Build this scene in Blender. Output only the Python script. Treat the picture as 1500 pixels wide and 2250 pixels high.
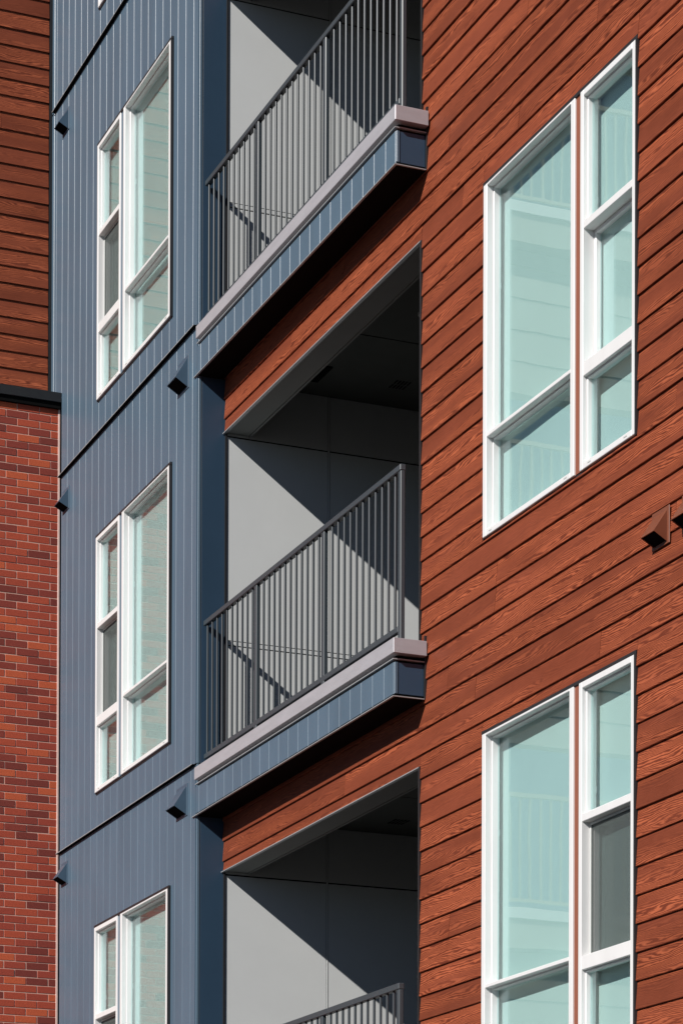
import bpy, bmesh, math, random
from mathutils import Matrix, Vector

random.seed(11)
scene = bpy.context.scene
for o in list(bpy.data.objects):
    bpy.data.objects.remove(o, do_unlink=True)
COL = scene.collection

# ---------------------------------------------------------------- camera
# World: x runs along the facade, y into the building (wood wall at y = 0), z up,
# z = 0 is the coping of the middle balcony, the street lies at z = -6.6 (metres).
cam_d = bpy.data.cameras.new('camera')
cam = bpy.data.objects.new('camera', cam_d)
COL.objects.link(cam)
scene.camera = cam
TH, ROLL, PITCH = 0.393147416, 0.00337514644, 0.00881593647
fwd = Vector((-math.cos(TH), math.sin(TH), 0.0))
right = Vector((fwd.y, -fwd.x, 0.0))
up = Vector((0, 0, 1))
fwd, up = math.cos(PITCH) * fwd + math.sin(PITCH) * up, math.cos(PITCH) * up - math.sin(PITCH) * fwd
right, up = math.cos(ROLL) * right + math.sin(ROLL) * up, math.cos(ROLL) * up - math.sin(ROLL) * right
m = Matrix.Identity(4)
for i in range(3):
    m[i][0], m[i][1], m[i][2] = right[i], up[i], -fwd[i]
m.translation = Vector((22.70884873, -6.90629284, -4.78698584))
cam.matrix_world = m
cam_d.sensor_fit = 'VERTICAL'
cam_d.sensor_height = 36.0
cam_d.lens = 93.3548
cam_d.shift_y = 0.84193          # rising front: verticals stay upright
cam_d.clip_end = 3000.0

# ---------------------------------------------------------------- sky and sun
SUN = Vector((0.46, -1.0, 0.706)).normalized()       # towards the sun
elev = math.asin(SUN.z)
world = bpy.data.worlds.new('World')
scene.world = world
world.use_nodes = True
wn = world.node_tree
sky = wn.nodes.new('ShaderNodeTexSky')
sky.sky_type = 'NISHITA'
sky.sun_disc = False
sky.altitude = 1600.0             # thin, dry high-plains air: deep blue sky, hard shadows
sky.air_density = 0.55
sky.dust_density = 0.15
sky.ozone_density = 2.0
sky.sun_elevation = elev
sky.sun_rotation = math.atan2(SUN.x, SUN.y)
wn.links.new(sky.outputs[0], wn.nodes['Background'].inputs[0])
wn.nodes['Background'].inputs[1].default_value = 0.05
sun_d = bpy.data.lights.new('sun', 'SUN')
sun_d.energy = 5.0
sun_d.angle = math.radians(0.53)
sun_d.color = (1.0, 0.965, 0.92)
sun = bpy.data.objects.new('sun', sun_d)
sun.rotation_euler = SUN.to_track_quat('Z', 'Y').to_euler()
sun.location = (20, -30, 30)
COL.objects.link(sun)
vs = scene.view_settings
vs.view_transform = 'Standard'
vs.look = 'None'
vs.exposure = 0.0
vs.gamma = 1.0
vs.use_curve_mapping = False
scene.render.engine = 'CYCLES'

# ---------------------------------------------------------------- materials
def new_mat(name):
    mt = bpy.data.materials.new(name)
    mt.use_nodes = True
    nt = mt.node_tree
    return mt, nt, nt.nodes['Principled BSDF'], nt.nodes['Material Output']

def N(nt, kind, **kw):
    n = nt.nodes.new(kind)
    for k, v in kw.items():
        setattr(n, k, v)
    return n

def math_node(nt, op, a, b=None, c=None):
    n = N(nt, 'ShaderNodeMath', operation=op)
    for i, v in enumerate((a, b, c)):
        if v is None:
            continue
        if isinstance(v, (int, float)):
            n.inputs[i].default_value = v
        else:
            nt.links.new(v, n.inputs[i])
    return n.outputs[0]

def ramp(nt, fac, stops, interp='LINEAR'):
    r = N(nt, 'ShaderNodeValToRGB')
    r.color_ramp.interpolation = interp
    e = r.color_ramp.elements
    while len(e) < len(stops):
        e.new(0.5)
    for el, (p, c) in zip(e, stops):
        el.position = p
        el.color = (c[0], c[1], c[2], 1) if not isinstance(c, (int, float)) else (c, c, c, 1)
    nt.links.new(fac, r.inputs[0])
    return r.outputs[0]

def noise(nt, vec, scale, detail=2.0, rough=0.5, lac=2.0):
    n = N(nt, 'ShaderNodeTexNoise')
    n.inputs['Scale'].default_value = scale
    n.inputs['Detail'].default_value = detail
    n.inputs['Roughness'].default_value = rough
    if vec is not None:
        nt.links.new(vec, n.inputs['Vector'])
    return n.outputs['Fac']

def mapped(nt, vec, scale=(1, 1, 1)):
    mp = N(nt, 'ShaderNodeMapping')
    mp.inputs['Scale'].default_value = scale
    nt.links.new(vec, mp.inputs['Vector'])
    return mp.outputs[0]

def mix_col(nt, fac, a, b, blend='MIX'):
    mx = N(nt, 'ShaderNodeMix', data_type='RGBA', blend_type=blend)
    for i, v in ((0, fac), (6, a), (7, b)):
        if isinstance(v, (int, float)):
            mx.inputs[i].default_value = v
        elif isinstance(v, tuple):
            mx.inputs[i].default_value = (v[0], v[1], v[2], 1)
        else:
            nt.links.new(v, mx.inputs[i])
    return mx.outputs[2]

def bump(nt, height, strength, dist, bsdf):
    b = N(nt, 'ShaderNodeBump')
    b.inputs['Strength'].default_value = strength
    b.inputs['Distance'].default_value = dist
    nt.links.new(height, b.inputs['Height'])
    nt.links.new(b.outputs[0], bsdf.inputs['Normal'])

def simple(name, col, rough=0.5, metal=0.0, var=0.06, vscale=6.0, bumps=0.0, bscale=400.0, streak=(1, 1, 1), spec=0.5):
    """paint or metal with slow tonal variation and a fine surface texture"""
    mt, nt, b, out = new_mat(name)
    geo = N(nt, 'ShaderNodeNewGeometry')
    pos = mapped(nt, geo.outputs['Position'], streak)
    n1 = noise(nt, pos, vscale, 5.0, 0.6)
    lo = tuple(c * (1 - var) for c in col)
    hi = tuple(min(1, c * (1 + var)) for c in col)
    nt.links.new(ramp(nt, n1, [(0.3, lo), (0.7, hi)]), b.inputs['Base Color'])
    b.inputs['Roughness'].default_value = rough
    b.inputs['Metallic'].default_value = metal
    b.inputs['Specular IOR Level'].default_value = spec
    if bumps:
        n2 = noise(nt, geo.outputs['Position'], bscale, 2.0, 0.5)
        bump(nt, n2, bumps, 0.002, b)
    return mt

def wood_mat(name, tint=1.0):
    mt, nt, b, out = new_mat(name)
    tc = N(nt, 'ShaderNodeTexCoord')
    oi = N(nt, 'ShaderNodeObjectInfo')
    off = N(nt, 'ShaderNodeCombineXYZ')
    nt.links.new(math_node(nt, 'MULTIPLY', oi.outputs['Random'], 37.0), off.inputs[0])
    nt.links.new(math_node(nt, 'MULTIPLY', oi.outputs['Random'], 91.0), off.inputs[1])
    add = N(nt, 'ShaderNodeVectorMath', operation='ADD')
    nt.links.new(tc.outputs['Object'], add.inputs[0])
    nt.links.new(off.outputs[0], add.inputs[1])
    p = add.outputs[0]
    sx = N(nt, 'ShaderNodeSeparateXYZ')
    nt.links.new(p, sx.inputs[0])
    # contour lines of a stretched noise field: straight grain with cathedrals and knots
    n_big = noise(nt, mapped(nt, p, (1.5, 1.0, 14.0)), 1.0, 1.0, 0.4)
    n_mid = noise(nt, mapped(nt, p, (7.0, 1.0, 50.0)), 1.0, 2.0, 0.5)
    field = math_node(nt, 'MULTIPLY_ADD', n_big, 9.0, math_node(nt, 'MULTIPLY', sx.outputs[2], 92.0))
    field = math_node(nt, 'MULTIPLY_ADD', n_mid, 1.9, field)
    fr = math_node(nt, 'FRACT', field)
    ridge = math_node(nt, 'ABSOLUTE', math_node(nt, 'SUBTRACT', fr, 0.5))     # 0 .. 0.5
    line = ramp(nt, ridge, [(0.12, 0.0), (0.40, 1.0)])                         # narrow dark lines
    # strength of the embossing changes along the board
    zone = ramp(nt, noise(nt, mapped(nt, p, (0.55, 1.0, 11.0)), 1.0, 1.0, 0.5), [(0.38, 0.16), (0.60, 1.0)])
    fib = noise(nt, mapped(nt, p, (20.0, 1.0, 420.0)), 1.0, 3.0, 0.6)
    tone = noise(nt, mapped(nt, p, (2.0, 1.0, 5.0)), 1.0, 3.0, 0.6)
    base = ramp(nt, tone, [(0.3, (0.172 * tint, 0.0405 * tint, 0.0195 * tint)), (0.7, (0.218 * tint, 0.0530 * tint, 0.0265 * tint))])
    light = mix_col(nt, 1.0, base, (2.05, 2.20, 1.95), 'MULTIPLY')
    dark = mix_col(nt, 1.0, base, (0.74, 0.68, 0.66), 'MULTIPLY')
    grain = mix_col(nt, line, dark, light)
    col = mix_col(nt, zone, base, grain)
    fibc = ramp(nt, fib, [(0.25, 0.86), (0.75, 1.10)])
    col = mix_col(nt, 1.0, col, fibc, 'MULTIPLY')
    bv = ramp(nt, oi.outputs['Random'], [(0.0, 0.86), (1.0, 1.13)])
    col = mix_col(nt, 1.0, col, bv, 'MULTIPLY')
    nt.links.new(col, b.inputs['Base Color'])
    b.inputs['Roughness'].default_value = 0.52
    b.inputs['Specular IOR Level'].default_value = 0.15
    h = math_node(nt, 'MULTIPLY', line, zone)
    h = math_node(nt, 'MULTIPLY_ADD', fib, 0.25, h)
    bump(nt, h, 0.35, 0.0022, b)
    return mt

def brick_mat():
    mt, nt, b, out = new_mat('fired_brick')
    oi = N(nt, 'ShaderNodeObjectInfo')
    geo = N(nt, 'ShaderNodeNewGeometry')
    base = ramp(nt, oi.outputs['Random'], [
        (0.0, (0.190, 0.026, 0.015)), (0.14, (0.245, 0.033, 0.018)), (0.28, (0.34, 0.047, 0.022)),
        (0.50, (0.43, 0.064, 0.024)), (0.72, (0.52, 0.090, 0.028)), (0.87, (0.38, 0.054, 0.022))], 'CONSTANT')
    n1 = noise(nt, geo.outputs['Position'], 90.0, 4.0, 0.65)
    col = mix_col(nt, 1.0, base, ramp(nt, n1, [(0.3, 0.82), (0.7, 1.14)]), 'MULTIPLY')
    nt.links.new(col, b.inputs['Base Color'])
    b.inputs['Roughness'].default_value = 0.75
    n2 = noise(nt, mapped(nt, geo.outputs['Position'], (1, 1, 2)), 260.0, 3.0, 0.6)
    bump(nt, n2, 0.5, 0.002, b)
    return mt

def glass_mat():
    mt, nt, b, out = new_mat('window_glass')
    nt.nodes.remove(b)
    geo = N(nt, 'ShaderNodeNewGeometry')
    bm_ = N(nt, 'ShaderNodeBump')
    bm_.inputs['Strength'].default_value = 0.12
    bm_.inputs['Distance'].default_value = 0.004
    nt.links.new(noise(nt, geo.outputs['Position'], 2.2, 1.0, 0.4), bm_.inputs['Height'])
    dot = N(nt, 'ShaderNodeVectorMath', operation='DOT_PRODUCT')
    nt.links.new(geo.outputs['Normal'], dot.inputs[0])
    nt.links.new(geo.outputs['Incoming'], dot.inputs[1])
    one_c = math_node(nt, 'SUBTRACT', 1.0, math_node(nt, 'ABSOLUTE', dot.outputs['Value']))
    sch = math_node(nt, 'MULTIPLY_ADD', math_node(nt, 'POWER', one_c, 5.0), 0.96, 0.04)
    fac = math_node(nt, 'MINIMUM', math_node(nt, 'MULTIPLY', sch, 1.6), 1.0)   # each side of a double-glazed unit
    tr = N(nt, 'ShaderNodeBsdfTransparent')
    tr.inputs[0].default_value = (0.836, 0.938, 0.938, 1)
    gl = N(nt, 'ShaderNodeBsdfGlossy')
    gl.inputs['Color'].default_value = (0.95, 1.0, 1.0, 1)
    gl.inputs['Roughness'].default_value = 0.0
    nt.links.new(bm_.outputs[0], gl.inputs['Normal'])
    mx = N(nt, 'ShaderNodeMixShader')
    nt.links.new(fac, mx.inputs[0])
    nt.links.new(tr.outputs[0], mx.inputs[1])
    nt.links.new(gl.outputs[0], mx.inputs[2])
    nt.links.new(mx.outputs[0], out.inputs[0])
    return mt

def screen_mat():
    mt, nt, b, out = new_mat('insect_screen')
    b.inputs['Base Color'].default_value = (0.10, 0.115, 0.11, 1)
    b.inputs['Roughness'].default_value = 0.8
    tr = N(nt, 'ShaderNodeBsdfTransparent')
    mx = N(nt, 'ShaderNodeMixShader')
    mx.inputs[0].default_value = 0.42
    nt.links.new(tr.outputs[0], mx.inputs[1])
    nt.links.new(b.outputs[0], mx.inputs[2])
    nt.links.new(mx.outputs[0], out.inputs[0])
    return mt

M = dict(
    wood=wood_mat('wood_grain_siding'),
    wood_plain=simple('brown_trim_paint', (0.27, 0.085, 0.046), 0.55, var=0.05),
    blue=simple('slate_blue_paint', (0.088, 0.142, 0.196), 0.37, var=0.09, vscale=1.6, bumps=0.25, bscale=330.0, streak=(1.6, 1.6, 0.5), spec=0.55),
    blue_shaded=simple('slate_blue_shaded', (0.029, 0.062, 0.106), 0.45, var=0.05, vscale=3.0, bumps=0.2, bscale=330.0),  # the bay's blue with the shade of its right-facing sides put into the colour
    white=simple('white_vinyl', (0.78, 0.77, 0.765), 0.38, var=0.035, vscale=9.0, streak=(1, 1, 0.25)),
    bronze=simple('dark_bronze_trim', (0.022, 0.022, 0.024), 0.45, var=0.1),
    black=simple('black_metal', (0.016, 0.016, 0.017), 0.4, var=0.15, vscale=20),
    gap=simple('black_gap_and_shade', (0.006, 0.006, 0.006), 0.9, spec=0.03),  # dark joints; in the vent throats it stands in for shade
    edge=simple('flashing_edge', (0.42, 0.43, 0.44), 0.45, metal=0.3),
    coping=simple('zinc_coping', (0.49, 0.475, 0.505), 0.46, metal=0.3, var=0.07, vscale=4.0, streak=(1, 1, 5), bumps=0.05, bscale=60),
    rail=simple('grey_rail_paint', (0.050, 0.063, 0.073), 0.38, var=0.05),
    grey=simple('light_grey_panel', (0.70, 0.715, 0.71), 0.7, var=0.03, vscale=2.0, bumps=0.12, bscale=300, spec=0.15),
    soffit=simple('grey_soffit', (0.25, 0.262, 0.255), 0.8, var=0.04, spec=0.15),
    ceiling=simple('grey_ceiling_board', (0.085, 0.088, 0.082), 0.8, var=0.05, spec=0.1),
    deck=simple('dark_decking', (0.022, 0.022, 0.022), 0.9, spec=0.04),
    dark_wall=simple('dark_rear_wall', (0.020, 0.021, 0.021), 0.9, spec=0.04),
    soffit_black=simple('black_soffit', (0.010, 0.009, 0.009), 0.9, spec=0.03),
    blind=simple('roller_blind_fabric', (0.75, 0.73, 0.70), 0.85, var=0.02, vscale=1.5),
    niche=simple('white_drywall', (0.62, 0.63, 0.61), 0.8, var=0.03),
    room=simple('dim_room', (0.05, 0.05, 0.05), 0.9),
    brick=brick_mat(),
    mortar=simple('pink_mortar', (0.60, 0.345, 0.27), 0.9, var=0.12, vscale=30, bumps=0.4, bscale=250),
    sealant=simple('pink_sealant', (0.80, 0.56, 0.49), 0.7, var=0.08, vscale=40),
    tan=simple('tan_siding', (0.33, 0.29, 0.23), 0.6),
    asphalt=simple('asphalt', (0.045, 0.044, 0.043), 0.95, var=0.2, vscale=2.0, spec=0.08),
    vent_blue_shaded=simple('slate_blue_vent_shaded', (0.060, 0.100, 0.145), 0.35, var=0.06, vscale=12),  # bay blue darkened to carry the shade on the hood sides
    vent_brown=simple('brown_vent_paint', (0.20, 0.064, 0.034), 0.35, var=0.08, vscale=15),
    glass=glass_mat(),
    screen=screen_mat(),
)

# ---------------------------------------------------------------- builders
WLOC = {}

def link(o, parent, origin):
    o.location = Vector(origin) - (WLOC[parent.name] if parent else Vector((0, 0, 0)))
    o.parent = parent
    COL.objects.link(o)
    WLOC[o.name] = Vector(origin)
    return o

def empty(name, loc, label, cat, group=None):
    o = bpy.data.objects.new(name, None)
    o.empty_display_size = 0.2
    link(o, None, loc)
    tag(o, label, cat, group)
    return o

def tag(o, label=None, cat=None, group=None, kind=None):
    if label: o['label'] = label
    if cat: o['category'] = cat
    if group: o['group'] = group
    if kind: o['kind'] = kind
    return o

def mesh_obj(name, verts, faces, mat, parent=None, origin=(0, 0, 0)):
    me = bpy.data.meshes.new(name)
    me.from_pydata([tuple(v) for v in verts], [], faces)
    me.materials.append(mat)
    me.update()
    return link(bpy.data.objects.new(name, me), parent, origin)

BOXF = [(0, 3, 2, 1), (4, 5, 6, 7), (0, 1, 5, 4), (1, 2, 6, 5), (2, 3, 7, 6), (3, 0, 4, 7)]
def box_verts(x0, x1, y0, y1, z0, z1):
    return [(x0, y0, z0), (x1, y0, z0), (x1, y1, z0), (x0, y1, z0),
            (x0, y0, z1), (x1, y0, z1), (x1, y1, z1), (x0, y1, z1)]

def boxes_mesh(name, boxes, bevel=0.0):
    bm = bmesh.new()
    for b in boxes:
        vs_ = [bm.verts.new(v) for v in box_verts(*b)]
        for f in BOXF:
            bm.faces.new([vs_[i] for i in f])
    if bevel:
        bmesh.ops.bevel(bm, geom=list(bm.edges), offset=bevel, segments=1, affect='EDGES')
    me = bpy.data.meshes.new(name)
    bm.to_mesh(me)
    bm.free()
    return me

CACHE = {}
def box(name, x0, x1, y0, y1, z0, z1, mat, parent=None, bevel=0.0):
    """one box, its own object, origin at its low corner; equal boxes share mesh data"""
    key = (name, round(x1 - x0, 4), round(y1 - y0, 4), round(z1 - z0, 4), mat.name, bevel)
    if key not in CACHE:
        me = boxes_mesh(name, [(0, x1 - x0, 0, y1 - y0, 0, z1 - z0)], bevel)
        me.materials.append(mat)
        CACHE[key] = me
    return link(bpy.data.objects.new(name, CACHE[key]), parent, (x0, y0, z0))

def boxes(name, lst, mat, parent=None, bevel=0.0):
    """several boxes that form one piece"""
    ox, oy, oz = lst[0][0], lst[0][2], lst[0][4]
    me = boxes_mesh(name, [(a - ox, b - ox, c - oy, d - oy, e - oz, f - oz) for a, b, c, d, e, f in lst], bevel)
    me.materials.append(mat)
    return link(bpy.data.objects.new(name, me), parent, (ox, oy, oz))

def prism(name, pts, z0, z1, mat, parent=None, bevel=0.0):
    ox, oy = pts[0]
    bm = bmesh.new()
    lo = [bm.verts.new((x - ox, y - oy, 0)) for x, y in pts]
    hi = [bm.verts.new((x - ox, y - oy, z1 - z0)) for x, y in pts]
    n = len(pts)
    bm.faces.new(lo[::-1])
    bm.faces.new(hi)
    for i in range(n):
        k = (i + 1) % n
        bm.faces.new((lo[i], lo[k], hi[k], hi[i]))
    if bevel:
        bmesh.ops.bevel(bm, geom=list(bm.edges), offset=bevel, segments=1, affect='EDGES')
    me = bpy.data.meshes.new(name)
    bm.to_mesh(me)
    bm.free()
    me.materials.append(mat)
    return link(bpy.data.objects.new(name, me), parent, (ox, oy, z0))

def free_rects(x0, x1, z0, z1, cuts):
    """rectangles left of one row after cutting windows out of it"""
    xs = sorted({x0, x1} | {c[i] for c in cuts for i in (0, 1) if x0 < c[i] < x1 and c[2] < z1 and c[3] > z0})
    out = []
    for a, b in zip(xs, xs[1:]):
        mid = (a + b) / 2
        ivs = [(z0, z1)]
        for c in cuts:
            if c[0] < mid < c[1]:
                nv = []
                for lo, hi in ivs:
                    if c[2] > lo: nv.append((lo, min(hi, c[2])))
                    if c[3] < hi: nv.append((max(lo, c[3]), hi))
                ivs = [v for v in nv if v[1] - v[0] > 0.004]
        out.append((a, b, ivs))
    res = []
    open_ = {}
    for a, b, ivs in out:
        nxt = {}
        for iv in ivs:
            nxt[iv] = (open_[iv][0], b) if iv in open_ else (a, b)
        for iv, r in open_.items():
            if iv not in nxt: res.append((*r, *iv))
        open_ = nxt
    res += [(*r, *iv) for iv, r in open_.items()]
    return res

def plank(x0, x1, za, zb, row_z, pitch, parent, rot=0.0, base=(0, 0, 0)):
    """lap siding board: thick proud lower edge, thin tucked-in upper edge"""
    L = x1 - x0 - 0.003
    def yf(z): return -0.0165 + 0.0132 * (z - row_z) / pitch
    j = random.uniform(-0.0008, 0.0008)
    ya, yb_ = yf(za) + j, yf(zb) + j
    h = zb - za - 0.001
    c = 0.0025
    prof = [(0.006, 0), (ya + c, 0), (ya, c), (yb_, h), (0.006, h)]
    v = [(0, y, z) for y, z in prof] + [(L, y, z) for y, z in prof]
    n = len(prof)
    f = [tuple(range(n)), tuple(range(2 * n - 1, n - 1, -1))]
    f = [(0, 1, 2, 3, 4)[::-1], (5, 6, 7, 8, 9)]
    for i in range(n):
        k = (i + 1) % n
        f.append((i, k, n + k, n + i))
    if rot:
        o = mesh_obj('siding_plank', v, f, M['wood'], parent, (base[0], base[1] - x1, za))
        o.rotation_euler = (0, 0, rot)
    else:
        o = mesh_obj('siding_plank', v, f, M['wood'], parent, (x0, 0, za))
    return o

def siding(x0, x1, zlo, zhi, pitch, phase, cuts, parent, rot=0.0, base=(0, 0, 0), board=3.66):
    k = math.floor((zlo - phase) / pitch)
    rng = random.Random(5)
    while phase + k * pitch < zhi:
        rz = phase + k * pitch
        st = x0 + rng.uniform(0.4, board)
        for a, b, za, zb in free_rects(x0, x1, max(rz, zlo), min(rz + pitch, zhi), cuts):
            s = st - 2 * board
            pts = [a]
            while s < b:
                if a + 0.25 < s < b - 0.25: pts.append(s)
                s += board
            pts.append(b)
            for p, q in zip(pts, pts[1:]):
                if q - p > 0.01:
                    plank(p, q, za, zb, rz, pitch, parent, rot, base)
        k += 1

def board_profile(w, chL, chR):
    """grooved-panel board between two grooves: chamfered long edges"""
    t = 0.018
    dx, dy = 0.0038, 0.0047
    p = [(0, 0)]
    if chL: p = [(0, dy), (dx, 0)]
    if chR: p += [(w - dx, 0), (w, dy)]
    else: p += [(w, 0)]
    p += [(w, t), (0, t)]
    return p

def panel_board(x0, x1, y, z0, z1, mat, parent, chL=True, chR=True):
    p = board_profile(x1 - x0, chL, chR)
    n = len(p)
    key = ('pb', round(x1 - x0, 4), round(z1 - z0, 4), chL, chR, mat.name)
    if key not in CACHE:
        h = z1 - z0
        v = [(a, b, 0) for a, b in p] + [(a, b, h) for a, b in p]
        f = [tuple(range(n))[::-1], tuple(range(n, 2 * n))]
        for i in range(n):
            k = (i + 1) % n
            f.append((i, k, n + k, n + i))
        me = bpy.data.meshes.new('panel_board')
        me.from_pydata(v, [], f)
        me.materials.append(mat)
        me.update()
        CACHE[key] = me
    return link(bpy.data.objects.new('panel_board', CACHE[key]), parent, (x0, y, z0))

# ---------------------------------------------------------------- dimensions
YB = -0.223                      # face of the blue bay
XC = 3.670                       # its right-hand corner
LEV = [-3.355, 0.0, 3.360]       # balcony levels
RX0, RX1 = 3.690, 7.352          # recess opening
HEAD = 2.575                     # underside of the wood fascia above each balcony floor
WX = (8.275, 9.460, 9.528, 10.164)
WHEADS = [2.530, -0.790]
WH = 2.132
BX = (1.142, 1.785, 1.859, 3.070)
BHEADS = [9.190, 5.842, 2.500, -0.815]
BH = 2.170
GROUND = -6.6

# ---------------------------------------------------------------- ground
g = mesh_obj('ground', [(-600, -600, GROUND), (600, -600, GROUND), (600, 600, GROUND), (-600, 600, GROUND)],
             [(0, 1, 2, 3)], M['asphalt'])
tag(g, kind='structure')

# ---------------------------------------------------------------- window builder
def frame_ring(x0, x1, z0, z1, w, y0, y1):
    return [(x0, x0 + w, y0, y1, z0, z1), (x1 - w, x1, y0, y1, z0, z1),
            (x0 + w, x1 - w, y0, y1, z1 - w, z1), (x0 + w, x1 - w, y0, y1, z0, z0 + w)]

def window(parent, xs, head, height, face, wide_left, cover_mat, screen):
    """twin vinyl window: a wide fixed unit and a narrow three-light unit"""
    y = face - 0.020
    z0, z1 = head - height, head
    wide = (xs[0], xs[1]) if wide_left else (xs[2], xs[3])
    slim = (xs[2], xs[3]) if wide_left else (xs[0], xs[1])
    T, R1, R2 = z1 - 1.512, z1 - 0.738, z1 - 1.525
    w = 0.047
    fr = [(wide[0], wide[0] + w, y, y + 0.094, z0, z1), (wide[1] - w, wide[1], y, y + 0.094, z0, z1),
          (wide[0] + w, wide[1] - w, y, y + 0.094, z1 - 0.015, z1), (wide[0] + w, wide[1] - w, y, y + 0.094, z0, z0 + 0.034)]
    fr += frame_ring(*slim, z0, z1, 0.036, y, y + 0.094)
    root = boxes('window', fr, M['white'], parent, 0.003)
    # transom of the wide unit, with glazing beads stepping back to the panes
    a, b = wide[0] + w, wide[1] - w
    box('transom', a, b, y + 0.002, y + 0.095, T - 0.024, T, M['white'], root, 0.003)
    for za, zb in ((z0 + 0.034, T - 0.024), (T, z1 - 0.015)):
        boxes('glazing_bead', frame_ring(a, b, za, zb, 0.011, y + 0.044, y + 0.092), M['white'], root, 0.002)
        box('pane', a + 0.009, b - 0.009, y + 0.079, y + 0.085, za + 0.009, zb - 0.009, M['glass'], root)
    a, b = slim[0] + 0.036, slim[1] - 0.036
    box('transom', a, b, y + 0.003, y + 0.092, R1 - 0.044, R1, M['white'], root, 0.003)
    box('transom', a, b, y + 0.003, y + 0.092, R2 - 0.085, R2 - 0.006, M['white'], root, 0.003)
    for za, zb in ((R1, z1 - 0.036), (z0 + 0.036, R2 - 0.085)):
        boxes('glazing_bead', frame_ring(a, b, za, zb, 0.012, y + 0.026, y + 0.070), M['white'], root, 0.003)
        box('pane', a + 0.010, b - 0.010, y + 0.050, y + 0.056, za + 0.010, zb - 0.010, M['glass'], root)
    za, zb = R2 - 0.006, R1 - 0.044
    boxes('sash', frame_ring(a, b, za, zb, 0.022, y + 0.070, y + 0.108), M['white'], root, 0.003)
    box('pane', a + 0.024, b - 0.024, y + 0.098, y + 0.104, za + 0.024, zb - 0.024, M['glass'], root)
    if screen:
        boxes('screen_frame', frame_ring(a + 0.002, b - 0.002, za + 0.002, zb - 0.002, 0.014, y + 0.050, y + 0.062), M['niche'], root, 0.002)
        box('insect_screen', a + 0.015, b - 0.015, y + 0.055, y + 0.0556, za + 0.015, zb - 0.015, M['screen'], root)
    # weep-hole covers on the sill
    for u in (wide[0] + 0.09, wide[1] - 0.12, slim[0] + 0.10, slim[1] - 0.12):
        box('weep_cover', u, u + 0.035, y - 0.0025, y + 0.004, z0 + 0.016, z0 + 0.024, M['niche'], root)
    # cover board between the units, dark flashing at head and side
    box('mullion_cover', xs[1], xs[2], y + 0.012, y + 0.08, z0 + 0.004, z1, cover_mat, root)
    box('head_flashing', xs[0] - 0.012, xs[3] + 0.016, face - 0.017, face + 0.03, z1, z1 + 0.020, M['bronze'], root)
    cw = 0.020 if wide_left else 0.013
    box('side_channel', xs[3], xs[3] + cw, face - 0.021, face + 0.05, z0 - 0.008, z1, M['bronze'], root)
    box('side_channel', xs[0] - 0.013, xs[0], face - 0.012, face + 0.05, z0 - 0.008, z1, M['bronze'], root)
    box('sill_gasket', xs[0], xs[3], face - 0.004, face + 0.05, z0 - 0.016, z0, M['bronze'], root)
    return root

def roller_blind(x0, x1, y, z0, z1, label, group, seed):
    """fabric hanging from a tube with a bead chain at its left edge; the cloth is never quite flat"""
    rng = random.Random(seed)
    t = empty('roller_blind', ((x0 + x1) / 2, y, z0), label, 'blind', group)
    ph = [rng.uniform(0, 6.28) for _ in range(4)]
    nx, nz = 14, 18
    v, f = [], []
    for j in range(nz + 1):
        for i in range(nx + 1):
            u, w_ = i / nx, j / nz
            dy = 0.0022 * math.sin(5.0 * u + ph[0] + 1.3 * w_) + 0.0016 * math.sin(9.0 * u + ph[1]) * (1 - w_) + 0.0025 * (1 - w_) * math.sin(2.1 * u + ph[2])
            sway = 0.010 * (1 - w_) * math.sin(ph[3])
            v.append(((x1 - x0) * u + sway, dy, (z1 - z0) * w_))
    for j in range(nz):
        for i in range(nx):
            a = j * (nx + 1) + i
            f.append((a, a + 1, a + nx + 2, a + nx + 1))
    o = mesh_obj('fabric', v, f, M['blind'], t, (x0, y, z0))
    for p in o.data.polygons: p.use_smooth = True
    box('hem_bar', x0, x1, y - 0.008, y + 0.008, z0 - 0.012, z0 + 0.012, M['blind'], t, 0.003)
    boxes('bead_chain', [(x0 - 0.012, x0 - 0.009, y - 0.012, y - 0.009, z0 + 0.25, z1),
                         (x0 - 0.012, x0 - 0.009, y + 0.006, y + 0.009, z0 + 0.25, z1)], M['white'], t)
    box('chain_clip', x0 - 0.018, x0 - 0.003, y - 0.014, y + 0.004, z1 - 0.70, z1 - 0.66, M['white'], t, 0.003)
    return t

# ---------------------------------------------------------------- wood-clad block
block = empty('wood_clad_block', (7.5, 2.0, GROUND), 'building block clad in reddish-brown wood-grain lap siding with recessed balconies and white windows', 'building')
ZB, ZT = GROUND, 10.2
cuts = [(WX[0] - 0.013, WX[3] + 0.020, h - WH - 0.016, h + 0.020) for h in WHEADS]
rec = [(XC - 1.0, RX1, l - 0.36, l + HEAD) for l in LEV]
siding(RX0 + 0.004, 12.4, -4.3, 7.0, 0.1537, 0.0620, cuts + rec, block)
# sheathing behind the boards, cut round the openings
holes = [(WX[0], WX[3], h - WH, h) for h in WHEADS] + [(RX0, RX1, l - 0.36, l + 2.985) for l in LEV]
core = []
zs = sorted({ZB, ZT} | {z for h in holes for z in (h[2], h[3])})
for za, zb in zip(zs, zs[1:]):
    for a, b, lo, hi in free_rects(RX0, 12.4, za, zb, holes):
        core.append((a, b, 0.007, 0.072, lo, hi))
boxes('sheathing', core, M['wood_plain'], block)
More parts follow.
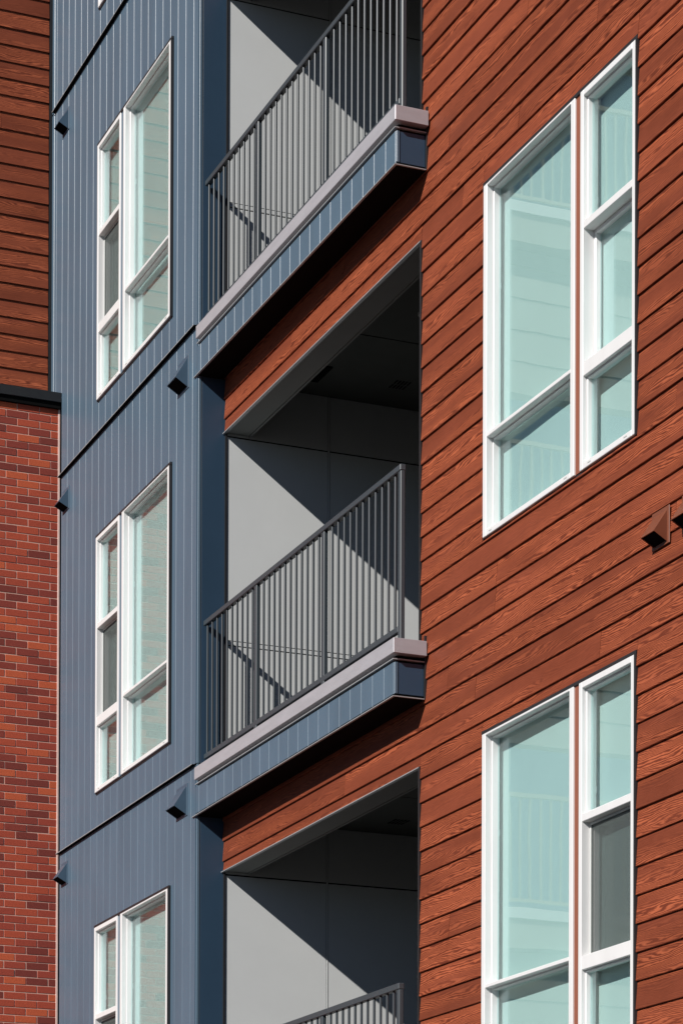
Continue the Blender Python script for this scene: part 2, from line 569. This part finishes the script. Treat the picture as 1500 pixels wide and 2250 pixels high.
# the storeys behind, kept closed so that no light leaks into the recesses
boxes('building_core', [(RX1 + 0.20, 12.4, 0.45, 6.0, ZB, ZT), (RX0 - 0.2, RX1 + 0.2, 2.06, 6.0, ZB, ZT)], M['room'], block)
for li, l in enumerate(LEV):
    c = l + 2.976
    box('recess_side_panel', XC - 0.02, RX0 - 0.006, 0.012, 0.842, l + 0.995, l + 2.548, M['grey'], block)
    box('recess_side_panel', XC - 0.02, RX0 - 0.006, 0.862, 1.95, l + 0.995, l + 2.548, M['grey'], block)
    box('recess_side_panel', XC - 0.02, RX0 - 0.006, 0.012, 0.842, l + 2.560, c, M['grey'], block)
    box('recess_side_panel', XC - 0.02, RX0 - 0.006, 0.862, 1.95, l + 2.560, c, M['grey'], block)
    box('recess_side_panel', XC - 0.02, RX0 - 0.006, 0.012, 1.95, l - 0.10, l + 0.950, M['grey'], block)
    box('panel_joint_trim', XC - 0.02, RX0 - 0.003, 0.012, 1.95, l + 0.958, l + 0.987, M['grey'], block)
    box('panel_joint_trim', XC - 0.02, RX0 - 0.003, 0.847, 0.857, l + 0.995, c, M['grey'], block)
    box('panel_joint', XC - 0.04, RX0 - 0.014, 0.010, 1.95, l - 0.10, c, M['gap'], block)
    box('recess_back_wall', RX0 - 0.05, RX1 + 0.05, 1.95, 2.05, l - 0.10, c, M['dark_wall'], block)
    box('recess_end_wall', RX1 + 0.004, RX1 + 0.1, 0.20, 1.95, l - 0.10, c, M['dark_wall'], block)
    box('recess_jamb', RX1 - 0.012, RX1 + 0.006, -0.020, 0.20, l - 0.02, l + HEAD, M['bronze'], block)
    box('recess_jamb', RX0 - 0.010, RX0 + 0.002, -0.003, 0.011, l - 0.02, c, M['bronze'], block)
    # ceiling in two boards with a reveal between them; a dropped beam at the front
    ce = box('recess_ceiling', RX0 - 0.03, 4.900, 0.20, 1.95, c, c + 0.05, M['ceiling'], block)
    for r_ in range(2):
        for s_ in range(5):
            xx, yy = 4.055 + 0.088 * r_, 1.195 + 0.027 * s_
            box('vent_slot', xx, xx + 0.070, yy, yy + 0.012, c - 0.003, c + 0.001, M['gap'], ce)
    box('light_strip', 3.955, 4.262, 0.585, 0.645, c - 0.012, c + 0.001, M['gap'], ce)
    ce = box('recess_ceiling', 4.915, RX1 + 0.05, 0.20, 1.95, c, c + 0.05, M['ceiling'], block)
    bm = bmesh.new()
    bmesh.ops.create_uvsphere(bm, u_segments=14, v_segments=8, radius=0.035)
    me = bpy.data.meshes.new('detector'); bm.to_mesh(me); bm.free(); me.materials.append(M['niche'])
    link(bpy.data.objects.new('detector', me), ce, (5.43, 0.86, c - 0.004))
    box('head_beam', RX0 - 0.02, RX1 - 0.012, 0.006, 0.185, l + HEAD + 0.001, c + 0.04, M['soffit'], block)
    box('beam_lip', RX0 - 0.02, RX1 - 0.012, 0.190, 0.205, l + HEAD - 0.004, c + 0.04, M['soffit'], block)
    box('fascia_trim', RX0 - 0.016, RX1 + 0.004, -0.020, 0.005, l + HEAD - 0.006, l + HEAD, M['edge'], block)
for i, h in enumerate(WHEADS):
    window(block, WX, h, WH, 0.0, True, M['wood_plain'], screen=(i == 1))

# ---------------------------------------------------------------- blue bay
bay = empty('blue_panel_bay', (1.7, 0.0, GROUND), 'projecting bay of slate-blue vertically grooved panels with stacked white windows', 'building')
FZ = [-6.70, -3.325, 0.030, 3.382, 6.735, 10.2]
bcuts = [(BX[0] - 0.013, BX[3] + 0.020, h - BH - 0.016, h + 0.020) for h in BHEADS]
LEDGE = 4.125
for a, b in zip(FZ, FZ[1:]):
    za, zb = a + 0.004, b - 0.012
    edges = [3.556 - 0.185 * k for k in range(21)]
    for k in range(len(edges) - 1):
        x1, x0 = edges[k], edges[k + 1] + 0.002
        if x1 < 0.05 and zb < LEDGE: continue
        zlo = za
        if x0 < 0.0:
            if zb < LEDGE: x0 = 0.012
            else: zlo = max(za, LEDGE)
            if x1 - x0 < 0.02: continue
        for p, q, lo, hi in free_rects(x0, x1, zlo, zb, bcuts):
            panel_board(p, q, YB, lo, hi, M['blue'], bay, chL=abs(p - x0) < 1e-6, chR=abs(q - x1) < 1e-6)
    panel_board(3.559, XC - 0.008, YB, za, zb, M['blue'], bay, True, False)
    if b > LEDGE:
        panel_board(-0.205, -0.141, YB, max(za, LEDGE), zb, M['blue'], bay)
        panel_board(-0.286, -0.209, YB - 0.004, max(za, LEDGE), zb, M['blue'], bay)
    # shadow gap and projecting flashing lip at the floor line
    box('joint_gap', -0.20 if b > LEDGE else 0.02, XC - 0.01, YB + 0.010, YB + 0.017, zb - 0.002, zb + 0.018, M['gap'], bay)
    box('floor_flashing', -0.20 if b > LEDGE else 0.02, XC - 0.010, YB - 0.029, YB + 0.012, b - 0.011, b - 0.004, M['gap'], bay)
    box('flashing_edge', -0.20 if b > LEDGE else 0.02, XC - 0.010, YB - 0.031, YB - 0.029, b - 0.009, b - 0.003, M['edge'], bay)
    # return of the bay (right-hand face) with its corner board
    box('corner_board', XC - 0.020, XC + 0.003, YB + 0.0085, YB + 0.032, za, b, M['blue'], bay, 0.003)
    box('return_panel', XC - 0.020, XC, YB + 0.036, 0.005, za, b, M['blue_shaded'], bay, 0.002)
holes = [(BX[0], BX[3], h - BH, h) for h in BHEADS]
core = []
zs = sorted({ZB, ZT} | {z for h in holes for z in (h[2], h[3])})
for za, zb in zip(zs, zs[1:]):
    for p, q, lo, hi in free_rects(-0.9, XC - 0.022, za, zb, holes):
        core.append((p, q, YB + 0.0185, YB + 0.072, lo, hi))
boxes('sheathing', core, M['blue_shaded'], bay)
boxes('building_core', [(-0.9, XC - 0.05, 0.30, 6.0, ZB, ZT), (XC - 0.05, XC - 0.022, YB + 0.116, 6.0, ZB, ZT)], M['room'], bay)
for i, h in enumerate(BHEADS):
    window(bay, BX, h, BH, YB, False, M['blue'], screen=True)

# ---------------------------------------------------------------- brick wing
wing = empty('brick_wing', (-0.5, -1.5, GROUND), 'red brick wing wall at the left edge with dark wood siding above its black ledge', 'building')
CH, BL, JT = 0.0677, 0.203, 0.0082
PH = -0.675
box('mortar_bed', -0.25, -0.0035, -2.85, -0.226, ZB, 3.985, M['mortar'], wing)
far_b = []
k = math.floor((-6.5 - PH) / CH)
while PH + k * CH < 3.985:
    z0 = PH + k * CH
    off = -0.7127 + (BL / 2 if k % 2 == 0 else 0.0)
    i = -12
    while off + i * BL < -0.24:
        y0, y1 = off + i * BL, off + (i + 1) * BL - JT
        y0 = max(y0, -2.85)
        y1 += random.uniform(-0.002, 0.002)
        y1 = min(y1, -0.236)
        if y1 - y0 > 0.02:
            if y1 > -0.80 and -1.95 < z0:
                b_ = box('brick', -0.09, random.uniform(-0.0010, 0.0014), y0, y1, z0, z0 + CH - JT, M['brick'], wing, 0.0022)
                b_.rotation_euler = (random.uniform(-0.006, 0.006), random.uniform(-0.012, 0.012), random.uniform(-0.006, 0.006))
            else:
                far_b.append((-0.09, 0.0, y0, y1, z0, z0 + CH - JT))
        i += 1
    k += 1
random.shuffle(far_b)
cols = [far_b[j::6] for j in range(6)]
for cset in cols:
    tag(boxes('brick_courses', cset, M['brick'], wing), kind='stuff')
box('sealant_joint', -0.02, 0.005, -0.2420, -0.2235, ZB, 3.985, M['sealant'], wing, 0.002)
# black metal ledge over the bricks
box('ledge_coping', -0.30, 0.050, -2.85, -0.2275, 4.036, 4.122, M['black'], wing, 0.003)
box('ledge_underside', -0.25, 0.030, -2.85, -0.2275, 3.985, 4.036, M['gap'], wing)
box('corner_trim', -0.32, -0.272, -0.253, -0.2275, 4.122, ZT, M['black'], wing)
box('sheathing', -0.6, -0.30, -2.85, -0.2275, 4.122, ZT, M['wood_plain'], wing)
siding(0.2545, 2.85, 4.122, 10.0, 0.1525, 7.605, [], wing, rot=math.pi / 2, base=(-0.293, 0, 0))

# ---------------------------------------------------------------- balcony wing mirrored in the windows
bw = empty('balcony_wing', (-1.0, -5.0, GROUND), 'tan wing of open railed galleries, seen only mirrored in the wood-wall windows', 'building')
for yy in (-8.2, -2.95):
    box('pier', -1.2, 0.0, yy, yy + 0.10, ZB, 10.2, M['tan'], bw)
for kk in range(-2, 4):
    l = kk * 3.355 - 0.15
    for j in range(9):                       # lapped spandrel hanging below each gallery floor
        box('lap_board', -0.16, -0.012 * (j % 2), -8.1, -2.85, l - 1.75 + 0.1522 * j, l - 1.75 + 0.1522 * (j + 1) - 0.001, M['tan'], bw)
    box('balcony_slab', -1.2, 0.16, -7.6, -3.1, l - 0.37, l - 0.10, M['tan'], bw)
    box('slab_coping', -1.2, 0.19, -7.63, -3.07, l - 0.10, l, M['white'], bw)
    rl = box('railing', 0.08, 0.12, -7.5, -3.2, l + 1.07, l + 1.11, M['tan'], bw)
    box('bottom_rail', 0.085, 0.115, -7.5, -3.2, l + 0.07, l + 0.10, M['tan'], rl)
    for j in range(40):
        box('picket', 0.091, 0.109, -7.49 + j * 0.107, -7.472 + j * 0.107, l + 0.10, l + 1.07, M['tan'], rl)

# ---------------------------------------------------------------- balconies
def balcony(l, label):
    t = empty('balcony', (5.55, 0.0, l - 0.372), label, 'balcony', 'balconies stacked in the recesses')
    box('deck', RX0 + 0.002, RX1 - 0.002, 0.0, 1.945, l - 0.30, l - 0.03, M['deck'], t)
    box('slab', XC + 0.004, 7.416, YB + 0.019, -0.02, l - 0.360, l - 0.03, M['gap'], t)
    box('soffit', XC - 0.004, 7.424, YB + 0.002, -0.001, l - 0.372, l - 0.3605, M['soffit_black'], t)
    # grooved fascia boards in line with those of the bay
    x = XC - 0.006
    g_ = [3.556 + 0.185 * k for k in range(1, 21)] + [7.412]
    for e in g_:
        if e > 7.4125: break
        panel_board(x, e, YB, l - 0.352, l - 0.152, M['blue'], t)
        x = e + 0.003
    box('end_corner_bead', 7.412, 7.428, YB + 0.001, YB + 0.024, l - 0.352, l - 0.152, M['blue'], t, 0.003)
    box('end_panel', 7.405, 7.424, YB + 0.027, -0.021, l - 0.352, l - 0.152, M['blue_shaded'], t, 0.002)
    # drip edges: a bright metal line above and below the fascia
    boxes('drip_flashing', [(XC + 0.02, 7.436, YB - 0.014, YB + 0.02, l - 0.139, l - 0.133)], M['edge'], t)
    boxes('drip_flashing', [(7.405, 7.438, YB + 0.02, -0.021, l - 0.139, l - 0.133)], M['edge'], t)
    boxes('drip_flashing', [(XC - 0.055, 7.436, YB - 0.014, YB + 0.0015, l - 0.3735, l - 0.368)], M['edge'], t)
    boxes('drip_flashing', [(7.4245, 7.437, YB + 0.0015, -0.021, l - 0.3735, l - 0.368)], M['edge'], t)
    # sheet-metal coping
    prism('coping', [(3.706, -0.250), (7.472, -0.250), (7.472, -0.020), (7.396, -0.020), (7.396, -0.172), (3.706, -0.172)], l - 0.108, l - 0.013, M['coping'], t, 0.0025)
    box('end_channel', 7.425, 7.440, -0.0205, 0.004, l - 0.37, l + 0.03, M['bronze'], t)
    # railing
    yc = -0.155
    rl = box('railing', 3.690, 7.395, yc - 0.020, yc + 0.020, l + 1.076, l + 1.116, M['rail'], t, 0.004)
    box('bottom_rail', 3.700, 7.352, yc - 0.016, yc + 0.016, l + 0.060, l + 0.097, M['rail'], rl, 0.003)
    for px, pw in ((4.770, 0.050), (6.060, 0.050), (7.352, 0.043)):
        box('post', px, px + pw, yc - 0.0155, yc + 0.0155, l - 0.013, l + 1.0765, M['rail'], rl, 0.004)
        box('post_foot', px - 0.012, px + pw + 0.012, yc - 0.030, yc + 0.030, l - 0.0125, l - 0.005, M['rail'], rl)
    xs = [3.734 + 0.1080 * i for i in range(10)] + [4.930 + 0.1056 * i for i in range(11)] + [6.224 + 0.1053 * i for i in range(11)]
    for x in xs:
        box('picket', x - 0.0085, x + 0.0085, yc - 0.007, yc + 0.007, l + 0.0965, l + 1.0765, M['rail'], rl, 0.0022)
    return t
balcony(LEV[2], 'uppermost balcony with grey railing running out of the top of the picture')
balcony(LEV[1], 'middle balcony, the only one whose whole grey railing is in view')
balcony(LEV[0] + 0.070, 'lowest balcony, only its grey handrail showing at the bottom edge')

# ---------------------------------------------------------------- vent hoods
def vent(x1, ztop, wdt, hgt, dep, face, mat, label, group):
    """wedge-shaped wall hood on a flat flange, open underneath"""
    t = empty('vent_hood', (x1 - wdt / 2, face, ztop - hgt), label, 'vent', group)
    x0 = x1 - wdt
    zb = ztop - hgt
    box('flange', x0 - 0.022, x1 + 0.022, face - 0.006, face + 0.002, zb - 0.012, ztop + 0.022, mat, t, 0.0015)
    f = face - 0.006
    s = 0.003
    v = [(x0, f, ztop), (x1, f, ztop), (x1, f - dep, zb + 0.055 * hgt / 0.2), (x0, f - dep, zb + 0.055 * hgt / 0.2),
         (x0, f, zb), (x1, f, zb),
         (x0 + s, f, ztop - 2 * s), (x1 - s, f, ztop - 2 * s), (x1 - s, f - dep + 2 * s, zb + 0.054 * hgt / 0.2), (x0 + s, f - dep + 2 * s, zb + 0.054 * hgt / 0.2),
         (x0 + s, f, zb), (x1 - s, f, zb)]
    faces = [(0, 3, 2, 1), (0, 4, 3), (1, 2, 5), (6, 7, 8, 9), (6, 9, 10), (7, 11, 8),
             (3, 9, 8, 2), (3, 4, 10, 9), (2, 8, 11, 5)]
    v = [(a - x0, b - f, c - zb) for a, b, c in v]
    mesh_obj('hood', v, faces, mat, t, (x0, f, zb))
    e = 0.006                                  # black plate standing in for the shade inside the hood
    q = [(x0 + e, f - 0.001, zb + 0.006), (x1 - e, f - 0.001, zb + 0.006), (x1 - e, f - dep + 0.012, zb + 0.006 + 0.046 * hgt / 0.2), (x0 + e, f - dep + 0.012, zb + 0.006 + 0.046 * hgt / 0.2)]
    q = [(a - x0, b - f, c - zb) for a, b, c in q]
    q += [(a, b, c + 0.003) for a, b, c in q]
    mesh_obj('throat_shade', q, BOXF, M['gap'], t, (x0, f, zb))
    return t
G1 = 'vent hoods on the blue bay'
vent(3.457, 3.201, 0.205, 0.222, 0.098, YB, M['vent_blue_shaded'], 'large slate-blue vent hood below the uppermost balcony corner', G1)
vent(3.462, -0.100, 0.205, 0.215, 0.098, YB, M['vent_blue_shaded'], 'large slate-blue vent hood below the middle balcony corner', G1)
vent(0.227, 6.566, 0.150, 0.165, 0.085, YB, M['vent_blue_shaded'], 'small slate-blue vent hood beside the dark wood siding, highest of its column', G1)
vent(0.276, 3.196, 0.150, 0.165, 0.085, YB, M['vent_blue_shaded'], 'small slate-blue vent hood beside the bricks, middle one of its column', G1)
vent(0.280, -0.104, 0.150, 0.170, 0.085, YB, M['vent_blue_shaded'], 'small slate-blue vent hood beside the bricks, lowest of its column', G1)
G2 = 'brown vent hoods on the wood wall'
vent(10.523, -0.122, 0.140, 0.165, 0.080, -0.016, M['vent_brown'], 'brown vent hood on the wood siding between the two windows', G2)
vent(10.850, -0.122, 0.150, 0.165, 0.080, -0.016, M['vent_brown'], 'brown vent hood cut by the right edge of the picture', G2)

# ---------------------------------------------------------------- blinds
def blinds(xs, head, height, face, wide_left, where, seed):
    y = face + 0.080
    z0, z1 = head - height - 0.06, head + 0.10
    wide = (xs[0], xs[1]) if wide_left else (xs[2], xs[3])
    slim = (xs[2], xs[3]) if wide_left else (xs[0], xs[1])
    g_ = 'roller blinds behind the window panes'
    wl, wr, sl, sr = wide[0] + 0.004, wide[1] + 0.012, slim[0] - 0.008, slim[1] + 0.018
    roller_blind(wl, wr, y + 0.02, z0, z1, 'pale roller blind behind the wide panes of the ' + where, g_, seed)
    roller_blind(sl, sr, y + 0.02, z0, z1, 'pale roller blind behind the narrow panes of the ' + where, g_, seed + 50)
blinds(WX, WHEADS[0], WH, 0.0, True, 'upper window in the wood wall', 1)
blinds(WX, WHEADS[1], WH, 0.0, True, 'lower window in the wood wall', 2)
for i, wh in enumerate(('blue-bay window cut by the top edge', 'upper full window in the blue bay', 'middle window in the blue bay', 'bottom window in the blue bay')):
    blinds(BX, BHEADS[i], BH, YB, False, wh, 10 + i)
